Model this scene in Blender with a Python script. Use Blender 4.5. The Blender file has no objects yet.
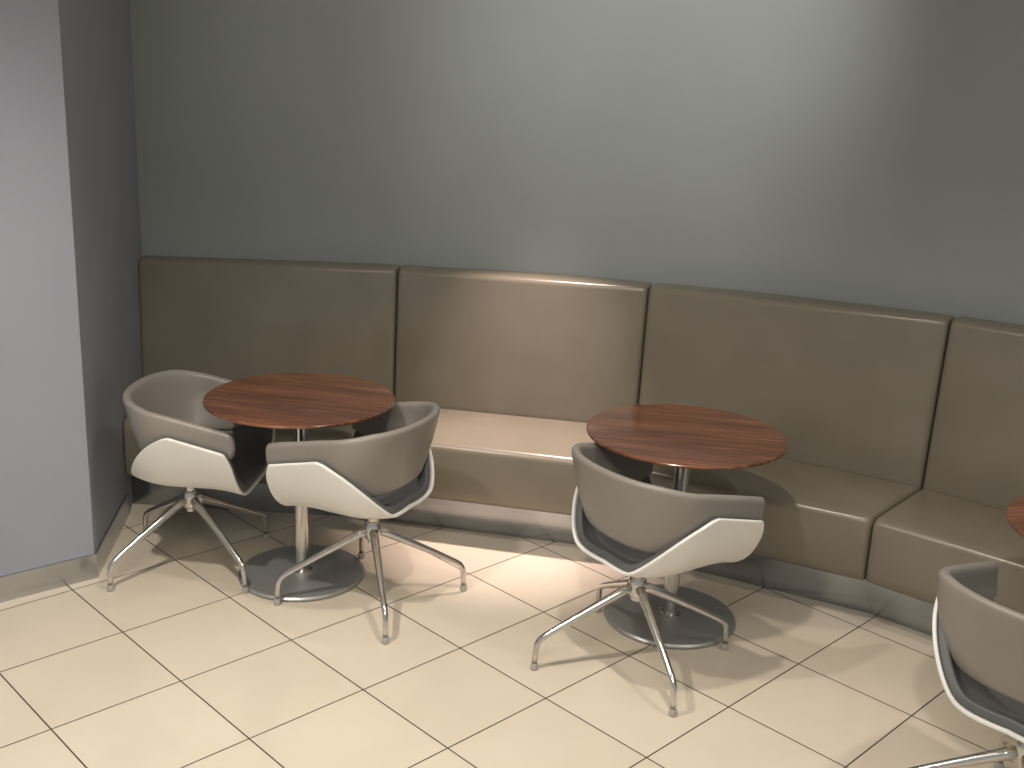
import bpy, math, random
from mathutils import Vector, Matrix
random.seed(3)
sc=bpy.context.scene
COL=sc.collection

# ---------------------------------------------------------------- helpers
def smooth(ob,ang=None):
    for p in ob.data.polygons: p.use_smooth=True
def mesh(name,verts,faces,mat=None,parent=None,sm=True):
    me=bpy.data.meshes.new(name); me.from_pydata([tuple(v) for v in verts],[],faces); me.validate(); me.update()
    ob=bpy.data.objects.new(name,me); COL.objects.link(ob)
    if mat: me.materials.append(mat)
    if parent: ob.parent=parent
    if sm: smooth(ob)
    return ob
def fixn(ob):
    import bmesh
    bm=bmesh.new(); bm.from_mesh(ob.data); bmesh.ops.recalc_face_normals(bm,faces=bm.faces); bm.to_mesh(ob.data); bm.free()
def empty(name,loc=(0,0,0),rz=0):
    e=bpy.data.objects.new(name,None); e.empty_display_size=.1; COL.objects.link(e); e.location=loc; e.rotation_euler=(0,0,rz); return e
def lathe(name,prof,mat,parent=None,n=64,sharp=True):
    v=[];f=[]
    for r,z in prof:
        for k in range(n):
            a=2*math.pi*k/n; v.append((r*math.cos(a),r*math.sin(a),z))
    m=len(prof)
    for i in range(m-1):
        for k in range(n):
            f.append((i*n+k,i*n+(k+1)%n,(i+1)*n+(k+1)%n,(i+1)*n+k))
    f.append(tuple(range(n-1,-1,-1))); f.append(tuple((m-1)*n+k for k in range(n)))
    ob=mesh(name,v,f,mat,parent); fixn(ob)
    es=ob.modifiers.new("es","EDGE_SPLIT"); es.split_angle=math.radians(35)
    return ob
def loft(name,secs,mat,parent=None,cap=True,split=None):
    n=len(secs[0]); v=[p for s in secs for p in s]; f=[]
    for i in range(len(secs)-1):
        for k in range(n):
            f.append((i*n+k,i*n+(k+1)%n,(i+1)*n+(k+1)%n,(i+1)*n+k))
    if cap:
        f.append(tuple(range(n-1,-1,-1))); f.append(tuple((len(secs)-1)*n+k for k in range(n)))
    ob=mesh(name,v,f,mat,parent); fixn(ob)
    if split:
        es=ob.modifiers.new("es","EDGE_SPLIT"); es.split_angle=math.radians(split)
    return ob
def tube(name,path,rad,mat,parent=None,n=14,flat=1.0):
    secs=[]
    for i,p in enumerate(path):
        a=Vector(path[max(0,i-1)]);b=Vector(path[min(len(path)-1,i+1)]); t=(b-a).normalized()
        side=t.cross(Vector((0,0,1)))
        if side.length<1e-3: side=Vector((0,1,0))
        pr=Vector((p[0],p[1],0))
        if pr.length>1e-3: side=Vector((-pr.y,pr.x,0))
        side.normalize(); up=side.cross(t).normalized()
        secs.append([Vector(p)+side*rad[i]*math.cos(2*math.pi*k/n)+up*rad[i]*flat*math.sin(2*math.pi*k/n) for k in range(n)])
    return loft(name,secs,mat,parent)

# ---------------------------------------------------------------- materials
def newmat(name):
    m=bpy.data.materials.new(name); m.use_nodes=True; nt=m.node_tree
    return m,nt,nt.nodes["Principled BSDF"]
def lin(r,g,b):
    f=lambda c:(c/255/12.92) if c/255<=.04045 else ((c/255+.055)/1.055)**2.4
    return (f(r),f(g),f(b),1)
def node(nt,t,**kw):
    n=nt.nodes.new(t)
    for k,v in kw.items(): setattr(n,k,v)
    return n
def noise_bump(nt,b,scale,strength,dist=.002,detail=4):
    tc=node(nt,"ShaderNodeTexCoord"); ns=node(nt,"ShaderNodeTexNoise"); ns.inputs["Scale"].default_value=scale; ns.inputs["Detail"].default_value=detail
    nt.links.new(tc.outputs["Object"],ns.inputs["Vector"])
    bp=node(nt,"ShaderNodeBump"); bp.inputs["Strength"].default_value=strength; bp.inputs["Distance"].default_value=dist
    nt.links.new(ns.outputs["Fac"],bp.inputs["Height"]); nt.links.new(bp.outputs["Normal"],b.inputs["Normal"])
    return ns,tc
def varied(name,c1,c2,rough,scale=3,bump=(300,.15,.001),metal=0,spec=.5):
    m,nt,b=newmat(name)
    ns,tc=noise_bump(nt,b,*bump)
    n2=node(nt,"ShaderNodeTexNoise"); n2.inputs["Scale"].default_value=scale
    nt.links.new(tc.outputs["Object"],n2.inputs["Vector"])
    rp=node(nt,"ShaderNodeValToRGB"); rp.color_ramp.elements[0].position=.3; rp.color_ramp.elements[1].position=.7
    rp.color_ramp.elements[0].color=c1; rp.color_ramp.elements[1].color=c2
    nt.links.new(n2.outputs["Fac"],rp.inputs["Fac"]); nt.links.new(rp.outputs["Color"],b.inputs["Base Color"])
    b.inputs["Roughness"].default_value=rough; b.inputs["Metallic"].default_value=metal
    b.inputs["Specular IOR Level"].default_value=spec
    return m
M_wall=varied("wall_paint",lin(143,148,146),lin(147,152,150),.55,2,(500,.12,.001),spec=.4)
M_pillar=varied("pillar_paint",lin(150,154,164),lin(155,159,169),.7,2,(500,.12,.001),spec=.3)
M_ceil=varied("ceiling_paint",lin(215,214,210),lin(220,219,214),.9,2)
M_bench=varied("bench_leather",lin(121,114,100),lin(128,120,106),.26,4,(420,.15,.0008))
M_taupe=varied("chair_leather",lin(134,128,121),lin(141,135,128),.40,4,(500,.2,.001))
M_seat=varied("chair_seat_leather",lin(88,88,90),lin(94,94,95),.5,4,(500,.2,.001))
M_white=varied("white_shell",lin(228,226,220),lin(234,232,226),.33,3,(60,.02,.0005))
M_alu=varied("polished_aluminium",lin(205,203,200),lin(215,213,210),.18,5,(80,.03,.0005),metal=1)
M_glide=varied("clear_glide",lin(165,162,155),lin(180,176,168),.4,5,(80,.03,.0005))
M_base=varied("brushed_steel_skirting",lin(180,183,186),lin(192,195,198),.28,5,(200,.1,.0005),metal=1)
M_plinth=varied("brushed_steel_plinth",lin(158,162,166),lin(172,176,180),.20,5,(200,.1,.0005),metal=1)
M_trim=varied("lamp_trim",lin(225,225,222),lin(230,230,227),.4)
def lens_mat():
    m,nt,b=newmat("lamp_lens"); b.inputs["Base Color"].default_value=(1,1,1,1)
    b.inputs["Emission Color"].default_value=(1,.92,.8,1); b.inputs["Emission Strength"].default_value=8; return m
M_lens=lens_mat()

def disc_steel():
    m,nt,b=newmat("brushed_disc_steel")
    tc=node(nt,"ShaderNodeTexCoord"); ln=node(nt,"ShaderNodeVectorMath",operation="LENGTH")
    nt.links.new(tc.outputs["Object"],ln.inputs[0])
    ns=node(nt,"ShaderNodeTexNoise"); ns.noise_dimensions="1D"; ns.inputs["Scale"].default_value=420; ns.inputs["Detail"].default_value=3
    nt.links.new(ln.outputs["Value"],ns.inputs["W"])
    bp=node(nt,"ShaderNodeBump"); bp.inputs["Strength"].default_value=.15; bp.inputs["Distance"].default_value=.0004
    nt.links.new(ns.outputs["Fac"],bp.inputs["Height"]); nt.links.new(bp.outputs["Normal"],b.inputs["Normal"])
    b.inputs["Base Color"].default_value=lin(170,172,170); b.inputs["Metallic"].default_value=.6; b.inputs["Roughness"].default_value=.40
    return m
M_disc=disc_steel()
def wood():
    m,nt,b=newmat("walnut_wood")
    tc=node(nt,"ShaderNodeTexCoord"); mp=node(nt,"ShaderNodeMapping"); mp.inputs["Scale"].default_value=(1.6,30,1.6)
    nt.links.new(tc.outputs["Object"],mp.inputs["Vector"])
    ns=node(nt,"ShaderNodeTexNoise"); ns.inputs["Scale"].default_value=2.4; ns.inputs["Detail"].default_value=8; ns.inputs["Distortion"].default_value=.35
    nt.links.new(mp.outputs["Vector"],ns.inputs["Vector"])
    sp=node(nt,"ShaderNodeSeparateXYZ"); nt.links.new(tc.outputs["Object"],sp.inputs[0])
    ml=node(nt,"ShaderNodeMath",operation="MULTIPLY"); ml.inputs[1].default_value=11; nt.links.new(sp.outputs["Y"],ml.inputs[0])
    fl=node(nt,"ShaderNodeMath",operation="FLOOR"); nt.links.new(ml.outputs[0],fl.inputs[0])
    wn=node(nt,"ShaderNodeTexWhiteNoise"); wn.noise_dimensions="1D"; nt.links.new(fl.outputs[0],wn.inputs["W"])
    mx=node(nt,"ShaderNodeMath",operation="MULTIPLY_ADD"); mx.inputs[1].default_value=.16; nt.links.new(wn.outputs["Value"],mx.inputs[0]); nt.links.new(ns.outputs["Fac"],mx.inputs[2])
    rp=node(nt,"ShaderNodeValToRGB"); e=rp.color_ramp.elements
    e[0].position=.36; e[0].color=lin(76,43,28); e[1].position=.82; e[1].color=lin(152,98,66)
    k=e.new(.58); k.color=lin(116,68,45)
    nt.links.new(mx.outputs[0],rp.inputs["Fac"]); nt.links.new(rp.outputs["Color"],b.inputs["Base Color"])
    b.inputs["Roughness"].default_value=.2
    b.inputs["Coat Weight"].default_value=.6; b.inputs["Coat Roughness"].default_value=.08
    return m
M_wood=wood()

T0=Vector((-1.270,3.286,0)); TY=.7811; TS=.4016
def floor_mat():
    m,nt,b=newmat("cream_floor_tile")
    tc=node(nt,"ShaderNodeNewGeometry"); sub=node(nt,"ShaderNodeVectorMath",operation="SUBTRACT"); sub.inputs[1].default_value=T0
    nt.links.new(tc.outputs["Position"],sub.inputs[0])
    ed=[];ids=[]
    for ax in ((math.cos(TY),math.sin(TY),0),(math.sin(TY),-math.cos(TY),0)):
        d=node(nt,"ShaderNodeVectorMath",operation="DOT_PRODUCT"); d.inputs[1].default_value=ax; nt.links.new(sub.outputs[0],d.inputs[0])
        q=node(nt,"ShaderNodeMath",operation="DIVIDE"); q.inputs[1].default_value=TS; nt.links.new(d.outputs["Value"],q.inputs[0])
        pp=node(nt,"ShaderNodeMath",operation="PINGPONG"); pp.inputs[1].default_value=.5; nt.links.new(q.outputs[0],pp.inputs[0])
        ed.append(pp)
        fl=node(nt,"ShaderNodeMath",operation="FLOOR"); nt.links.new(q.outputs[0],fl.inputs[0]); ids.append(fl)
    mn=node(nt,"ShaderNodeMath",operation="MINIMUM"); nt.links.new(ed[0].outputs[0],mn.inputs[0]); nt.links.new(ed[1].outputs[0],mn.inputs[1])
    mr=node(nt,"ShaderNodeMapRange"); mr.inputs["From Min"].default_value=.0045; mr.inputs["From Max"].default_value=.0072
    nt.links.new(mn.outputs[0],mr.inputs["Value"])
    cb=node(nt,"ShaderNodeCombineXYZ"); nt.links.new(ids[0].outputs[0],cb.inputs[0]); nt.links.new(ids[1].outputs[0],cb.inputs[1])
    wn=node(nt,"ShaderNodeTexWhiteNoise"); nt.links.new(cb.outputs[0],wn.inputs["Vector"])
    ns=node(nt,"ShaderNodeTexNoise"); ns.inputs["Scale"].default_value=3.5; ns.inputs["Detail"].default_value=5; nt.links.new(tc.outputs["Position"],ns.inputs["Vector"])
    av=node(nt,"ShaderNodeMath",operation="MULTIPLY_ADD"); av.inputs[1].default_value=.35; nt.links.new(wn.outputs["Value"],av.inputs[0]); nt.links.new(ns.outputs["Fac"],av.inputs[2])
    rp=node(nt,"ShaderNodeValToRGB"); rp.color_ramp.elements[0].position=.3; rp.color_ramp.elements[1].position=1
    rp.color_ramp.elements[0].color=lin(208,196,177); rp.color_ramp.elements[1].color=lin(218,207,189)
    nt.links.new(av.outputs[0],rp.inputs["Fac"])
    mix=node(nt,"ShaderNodeMix",data_type="RGBA"); mix.inputs["A"].default_value=lin(72,60,50)
    nt.links.new(mr.outputs[0],mix.inputs["Factor"]); nt.links.new(rp.outputs["Color"],mix.inputs["B"])
    nt.links.new(mix.outputs["Result"],b.inputs["Base Color"])
    rr=node(nt,"ShaderNodeMapRange"); rr.inputs["To Min"].default_value=.8; rr.inputs["To Max"].default_value=.10
    nt.links.new(mr.outputs[0],rr.inputs["Value"]); nt.links.new(rr.outputs[0],b.inputs["Roughness"])
    bp=node(nt,"ShaderNodeBump"); bp.inputs["Strength"].default_value=.5; bp.inputs["Distance"].default_value=.002
    nt.links.new(mr.outputs[0],bp.inputs["Height"]); nt.links.new(bp.outputs["Normal"],b.inputs["Normal"])
    return m
M_floor=floor_mat()

# ---------------------------------------------------------------- room shell
CEIL=2.9
def slab(name,pts,z0,z1,mat,parent=None):
    n=len(pts); v=[(p[0],p[1],z0) for p in pts]+[(p[0],p[1],z1) for p in pts]
    f=[tuple(range(n-1,-1,-1)),tuple(range(n,2*n))]+[(i,(i+1)%n,n+(i+1)%n,n+i) for i in range(n)]
    ob=mesh(name,v,f,mat,parent,False); fixn(ob); return ob
slab("floor",[(-4.5,-2.5),(4.5,-2.5),(4.5,6),(-4.5,6)],-.1,0,M_floor)
slab("ceiling",[(-4.5,-2.5),(4.5,-2.5),(4.5,6),(-4.5,6)],CEIL,CEIL+.1,M_ceil)

BK=[Vector(p) for p in [(-1.68,4.735),(-.53,4.685),(.54,4.49),(1.57,3.90),(2.40,3.18),(3.06,2.31)]]
HBs=[1.005,1.024,1.030,1.066,1.08,1.08]
FR=[Vector(p) for p in [(-1.60,4.26),(-.60,4.22),(.37,4.02),(1.28,3.56),(2.05,2.89),(2.67,2.07)]]
def offs(P,d):
    out=[]
    for i,p in enumerate(P):
        ns=[]
        for a,b in ((i-1,i),(i,i+1)):
            if a>=0 and b<len(P):
                t=(P[b]-P[a]).normalized(); ns.append(Vector((-t.y,t.x)))
        n=sum(ns,Vector((0,0))).normalized(); out.append(p+n*d/max(.5,n.dot(ns[0])))
    return out
WL=offs(BK,.14)
WL=[Vector((-1.695,4.875))]+WL[1:]
def catmull(P,n):
    out=[]
    Q=[P[0]*2-P[1]]+P+[P[-1]*2-P[-2]]
    for i in range(1,len(Q)-2):
        for k in range(n):
            t=k/n; p0,p1,p2,p3=Q[i-1],Q[i],Q[i+1],Q[i+2]
            out.append(.5*((2*p1)+(p2-p0)*t+(2*p0-5*p1+4*p2-p3)*t*t+(3*p1-p0-3*p2+p3)*t**3))
    out.append(P[-1]); return out
NW=16
WC=catmull(WL,NW)
wo=offs(WC,.12)
secs=[[(a.x,a.y,0),(a.x,a.y,CEIL),(b.x,b.y,CEIL),(b.x,b.y,0)] for a,b in zip(WC,wo)]
wb=loft("wall_back",secs,M_wall,split=40)
C=Vector((-1.51,3.68))
slab("wall_left",[(C.x,C.y),(-1.695,4.875),(-1.70,5.0),(-3.2,5.0),(-3.2,2.19)],0,CEIL,M_pillar)
dC=(Vector((-3.2,2.19))-C).normalized()
nC=Vector((-dC.y,dC.x))
if nC.y>0: nC=-nC
dR=(Vector((-1.695,4.875))-C).normalized(); nR=Vector((dR.y,-dR.x))
g=.001
A=C+dC*1.9; t=.008; mid=C+(nC+nR).normalized()*t*1.25; e_=C+dR*.60
slab("baseboard_left",[A+nC*g,C+(nC+nR).normalized()*g,mid,A+nC*t],0,.095,M_base)
slab("baseboard_return",[C+(nC+nR).normalized()*g,e_+nR*g,e_+nR*t,mid],0,.095,M_base)

# ---------------------------------------------------------------- banquette
HS=.42; ZP=.175
bench=empty("banquette_bench",(0,0,0))
def lerp(a,b,t): return a+(b-a)*t
def block(name,f0,f1,rearfn,prof,mat,h0,h1,g=.0025):
    L=(f1-f0).length; us=[g,g+.003,g+.008,g+.015,g+.024]
    U=[u/L for u in us]+[ .03+ (1-.06)*k/14 for k in range(1,14)]+[1-u/L for u in reversed(us)]
    U=sorted(U); secs=[]
    for u in U:
        de=min(u,1-u)*L-g
        r=.016
        ins=r-math.sqrt(max(0,r*r-(max(0,r-de))**2)) if de<r else 0
        F=lerp(f0,f1,u); B=rearfn(u)
        d=(B-F); D=d.length; d=d/D
        puff=min(1,de/.10); puff=puff*(2-puff)
        secs.append([(F.x+d.x*q,F.y+d.y*q,z) for q,z in prof(ins,D,puff,lerp(h0,h1,u))])
    return loft(name,secs,mat,bench,split=50)
def back_prof(ins,D,puff,HB):
    P=[]; z0=HS-.06; z1=HB-ins; r=.028; lean=.035
    P.append((D-.004,z0)); P.append((ins+.0,z0))
    n=10
    for k in range(n+1):
        t=k/n; z=z0+(z1-r-z0)*t
        P.append((ins+lean*t-.010*puff*math.sin(math.pi*min(1,t*1.0)),z+1e-4))
    for k in range(1,7):
        a=math.pi/2*k/6; P.append((ins+lean+r-r*math.cos(a),z1-r+r*math.sin(a)))
    P.append((D*.7,z1+.002*puff)); P.append((D-.004,z1))
    return P
def seat_prof(ins,D,puff,hs):
    P=[]; z1=hs-ins; r=.032
    P.append((D-.01,ZP+.002)); P.append((ins+.012,ZP+.002)); P.append((ins+.002,ZP+.012))
    for k in range(1,6):
        t=k/6; P.append((ins-.006*puff*math.sin(math.pi*t),lerp(ZP+.012,z1-r,t)))
    for k in range(0,7):
        a=math.pi/2*k/6; P.append((ins+r-r*math.cos(a),z1-r+r*math.sin(a)))
    for k in range(1,6):
        t=k/6; P.append((lerp(ins+r,D-.01,t),z1+.010*puff*math.sin(math.pi*t)))
    P.append((D-.01,z1))
    return P
for i in range(5):
    def rear(u,i=i):
        x=(i+u)*NW; k=min(int(x),len(WC)-2); return lerp(WC[k],WC[k+1],x-k)
    block("backrest_%d"%(i+1),BK[i],BK[i+1],rear,back_prof,M_bench,HBs[i],HBs[i+1])
    f0,f1,b0,b1=FR[i],FR[i+1],BK[i],BK[i+1]
    def rs(u,b0=b0,b1=b1): return lerp(b0,b1,u)
    block("seat_%d"%(i+1),f0,f1,rs,seat_prof,M_bench,HS,HS)
PL=offs(FR,.13)
PL[0]=Vector((-1.625,PL[0].y))
PB=offs(FR,.40); PB[0]=Vector((-1.66,PB[0].y))
secs=[[(a.x,a.y,0.001),(a.x,a.y,ZP+.001),(b.x,b.y,ZP+.001),(b.x,b.y,0.001)] for a,b in zip(PL,PB)]
loft("steel_plinth",secs,M_plinth,bench,split=5)

# ---------------------------------------------------------------- round tables
def table(loc,rz):
    e=empty("round_table",loc,rz)
    R=.342
    lathe("tabletop",[(.02,.677),(R-.045,.677),(R-.008,.688),(R,.692),(R,.697),(R-.003,.70),(.02,.70)],M_wood,e,96)
    lathe("pole",[(.026,.018),(.026,.665)],M_alu,e,40)
    lathe("pole_flange",[(.09,.665),(.09,.6765)],M_alu,e,40)
    lathe("pole_collar",[(.040,.0165),(.040,.022),(.027,.026)],M_alu,e,40)
    lathe("base_disc",[(.230,0.0005),(.236,.004),(.236,.010),(.230,.016),(.03,.0163)],M_disc,e,96)
    return e
table((-.765,3.785,0),math.radians(-12))
table((.605,3.57,0),math.radians(-8))
table((1.765,2.83,0),math.radians(20))

# ---------------------------------------------------------------- shell swivel chairs
PROF=[(0,.372),(.065,.372),(.13,.378),(.175,.396),(.212,.430),(.240,.472),(.260,.516),(.276,.56),(.289,.602)]
def prof(u):
    x=u*(len(PROF)-1); k=min(int(x),len(PROF)-2); t=x-k
    P=PROF; p0=P[max(0,k-1)];p1=P[k];p2=P[k+1];p3=P[min(len(P)-1,k+2)]
    f=lambda a,b,c,d:.5*((2*b)+(c-a)*t+(2*a-5*b+4*c-d)*t*t+(3*b-a-3*c+d)*t**3)
    return f(p0[0],p1[0],p2[0],p3[0]),f(p0[1],p1[1],p2[1],p3[1])
def Wz(z):
    for k in range(len(PROF)-1):
        if PROF[k][1]<=z<=PROF[k+1][1] and PROF[k+1][1]>PROF[k][1]:
            t=(z-PROF[k][1])/(PROF[k+1][1]-PROF[k][1]); return lerp(PROF[k][0],PROF[k+1][0],t)
    return PROF[-1][0]+(z-PROF[-1][1])*.12
def sstep(a,b,x):
    t=max(0,min(1,(x-a)/(b-a))); return t*t*(3-2*t)
TILT=.24
def shellsurf(NU=44,NV=24,inset=0,umax=1.0):
    V=[];F=[]
    for i in range(NU+1):
        u=(-1+2*i/NU)*umax; au=abs(u); s=1 if u>=0 else -1
        x0,z0=prof(au)
        yb=-.158+.183*max(0,(au-.35)/.65)**1.6+inset
        yf=.262-.010*sstep(.4,1,au)-inset
        c=max(0,(au-.78)/.22)**2; yb+=.012*c; yf-=.022*c
        for j in range(NV+1):
            t=j/NV; y=lerp(yb,yf,t)
            k=1.0
            if y<0: k=math.sqrt(max(.05,1-(y/.25)**2))
            z=z0+.030*max(0,-y/.17)**2*(1-au)
            z-=TILT*(y-.06)*sstep(.35,1,au)
            if y>.12: z-=.018*((y-.12)/.14)**2*(1-sstep(.4,.9,au))
            V.append((x0*s*k,y,z))
    for i in range(NU):
        for j in range(NV):
            a=i*(NV+1)+j; F.append((a,a+NV+1,a+NV+2,a+1))
    return V,F
def band_secs():
    secs=[]; N=80; th=.032; YT=.240
    def plan(t,z,dz):
        zz=z+dz
        W=Wz(min(zz,.602))-.012 if zz<.602 else Wz(.602)-.012+(zz-.602)*.06
        W=max(W,.225)
        B=.140+(z-.47)*.27
        at=abs(t); s=1 if t>=0 else -1
        if at<.56:
            a=at/.56*math.pi/2; n=2.2
            x=W*(math.sin(a))**(2/n); y=-B*(max(0,math.cos(a)))**(2/n)
        else:
            x=W; y=(at-.56)/.44*YT
        return Vector((s*x,y,0))
    for i in range(N+1):
        t=-1+2*i/N; at=abs(t)
        zt=.712-.004*(at/.3)**2 if at<.3 else .708-.080*((at-.3)/.7)**1.1
        zb=.462+.012*sstep(.3,.7,at)+.055*sstep(.72,1,at)
        yy=max(0,(at-.56)/.44*YT); dz=TILT*(yy-.06)*(1 if at>.56 else sstep(.3,.56,at))
        dz=max(dz,-.03)
        sec=[]
        def pt(f,side):
            z=lerp(zb,zt,f); p=plan(t,z,dz)
            d=.004; tt=max(-1+d,min(1-d,t)); q1=plan(tt-d,z,dz); q2=plan(tt+d,z,dz)
            tg=(q2-q1).normalized(); nrm=Vector((-tg.y,tg.x,0))
            return p+nrm*side+Vector((0,0,z))
        h=zt-zb; r=th/2/h
        n=9
        for k in range(n+1): sec.append(pt(r+(1-2*r)*k/n,0))
        for k in range(1,6):
            a=math.pi*k/6; sec.append(pt(1-r+r*math.sin(a),th/2-th/2*math.cos(a)))
        for k in range(n+1): sec.append(pt(1-r-(1-2*r)*k/n,th))
        for k in range(1,6):
            a=math.pi*k/6; sec.append(pt(r-r*math.sin(a),th/2+th/2*math.cos(a)))
        secs.append(sec)
    for end in (0,1):
        base=secs[0] if end==0 else secs[-1]
        c=sum(base,Vector())/len(base); extra=[]
        for k in range(1,6):
            a=math.pi/2*k/6; s=math.cos(a)
            extra.append([c+(p-c)*s+Vector((0,.022*math.sin(a),0)) for p in base])
        if end==0: secs=list(reversed(extra))+secs
        else: secs=secs+extra
    return secs
BAND=band_secs()
def chair(loc,face,legang):
    e=empty("swivel_tub_chair",loc,math.radians(face-90))
    V,F=shellsurf()
    o=mesh("outer_shell",V,F,M_white,e)
    s=o.modifiers.new("sol","SOLIDIFY"); s.thickness=.011; s.offset=-1
    b=o.modifiers.new("bev","BEVEL"); b.width=.003; b.segments=2; b.limit_method="ANGLE"; b.angle_limit=math.radians(50)
    V,F=shellsurf(inset=.008,umax=.97)
    o2=mesh("seat_pad",V,F,M_seat,e)
    s=o2.modifiers.new("sol","SOLIDIFY"); s.thickness=.026; s.offset=1
    b=o2.modifiers.new("bev","BEVEL"); b.width=.010; b.segments=3; b.limit_method="ANGLE"; b.angle_limit=math.radians(50)
    loft("backrest_band",BAND,M_taupe,e)
    lathe("column",[(.019,.22),(.019,.360)],M_alu,e,28)
    lathe("mount_plate",[(.05,.350),(.075,.357),(.075,.3605)],M_alu,e,32)
    lathe("hub",[(.016,.228),(.026,.235),(.029,.243),(.029,.290),(.024,.300),(.0195,.303)],M_alu,e,32)
    la=math.radians(legang-(face-90))
    for k in range(4):
        a=la+k*math.pi/2; c_,s_=math.cos(a),math.sin(a)
        prof_=[(.012,.270,.0165),(.05,.252,.016),(.11,.222,.0142),(.18,.186,.0127),(.25,.149,.0115),(.305,.119,.0108),(.324,.106,.0105),(.334,.090,.0102),(.338,.06,.0096),(.340,.022,.009)]
        tube("leg_%d"%(k+1),[(r*c_,r*s_,z) for r,z,_ in prof_],[q[2] for q in prof_],M_alu,e,14)
        g_=lathe("foot_%d"%(k+1),[(.010,.0005),(.0125,.003),(.0125,.018),(.0105,.023)],M_glide,e,20)
        g_.location=(.340*c_,.340*s_,0)
    return e
chair((-1.195,3.835,0),-3,49)
chair((-.475,3.62,0),155,15)
chair((.44,3.26,0),35,16)
chair((1.340,2.41,0),42,72)

# ---------------------------------------------------------------- lights
def fixture(loc):
    e=empty("ceiling_downlight",(loc[0],loc[1],CEIL))
    lathe("trim_ring",[(.060,-.0005),(.060,-.012),(.052,-.016),(.044,-.014),(.044,-.001)],M_trim,e,40)
    lathe("lens",[(.001,-.016),(.042,-.0165),(.042,-.0145),(.001,-.0142)],M_lens,e,40)
def spot(name,loc,aim,power,ang,blend,col,rad=.05):
    l=bpy.data.lights.new(name,"SPOT"); l.energy=power; l.spot_size=math.radians(ang); l.spot_blend=blend; l.color=col; l.shadow_soft_size=rad
    o=bpy.data.objects.new(name,l); COL.objects.link(o); o.location=loc
    o.rotation_euler=(Vector(aim)-Vector(loc)).to_track_quat('-Z','Y').to_euler(); fixture(loc); return o
def area(name,loc,size,power,col,aim=None):
    l=bpy.data.lights.new(name,"AREA"); l.size=size; l.energy=power; l.color=col
    o=bpy.data.objects.new(name,l); COL.objects.link(o); o.location=loc
    if aim: o.rotation_euler=(Vector(aim)-Vector(loc)).to_track_quat('-Z','Y').to_euler()
    return o
WARM=(1,.92,.82); NEU=(1,.98,.92)
ZL=2.80
spot("spot_light_bench",(.05,4.26,ZL),(.03,4.30,0),520,33,1,(1,.80,.74),.06)
spot("spot_light_wall",(.35,2.95,ZL),(.50,4.4,2.2),90,72,1,NEU,.10)
spot("spot_light_wall",(-.75,3.5,ZL),(-.7,4.7,2.0),10,80,1,NEU,.09)
spot("spot_light_floor",(-1.2,2.3,ZL),(-1.2,2.3,0),180,125,1,WARM,.05)
spot("spot_light_floor",(.2,2.7,ZL),(.2,2.7,0),95,120,1,WARM,.05)
spot("spot_light_floor",(1.7,2.2,ZL),(1.7,2.2,0),60,120,1,WARM,.05)
area("ambient_fill_light",(-.3,.6,2.86),1.2,45,NEU)  # unseen area light added as ambient fill, no real panel in the ceiling
w=bpy.data.worlds.new("world"); sc.world=w; w.use_nodes=True
w.node_tree.nodes["Background"].inputs[0].default_value=(.92,.95,1,1); w.node_tree.nodes["Background"].inputs[1].default_value=.42

# ---------------------------------------------------------------- camera
pitch,roll,H=.274,-.045,1.85
Fv=Vector((0,math.cos(pitch),-math.sin(pitch))); X0=Vector((1,0,0)); D0=Fv.cross(X0)
c,s=math.cos(roll),math.sin(roll); Xv=c*X0+s*D0; Dv=-s*X0+c*D0
cd=bpy.data.cameras.new("camera"); cam=bpy.data.objects.new("camera",cd); COL.objects.link(cam)
M=Matrix((( Xv.x,-Dv.x,-Fv.x,0),(Xv.y,-Dv.y,-Fv.y,0),(Xv.z,-Dv.z,-Fv.z,H),(0,0,0,1)))
cam.matrix_world=M
cd.sensor_width=36; cd.sensor_fit="HORIZONTAL"; cd.lens=1090/1024*36; cd.clip_start=.05
sc.camera=cam
sc.view_settings.view_transform="Standard"
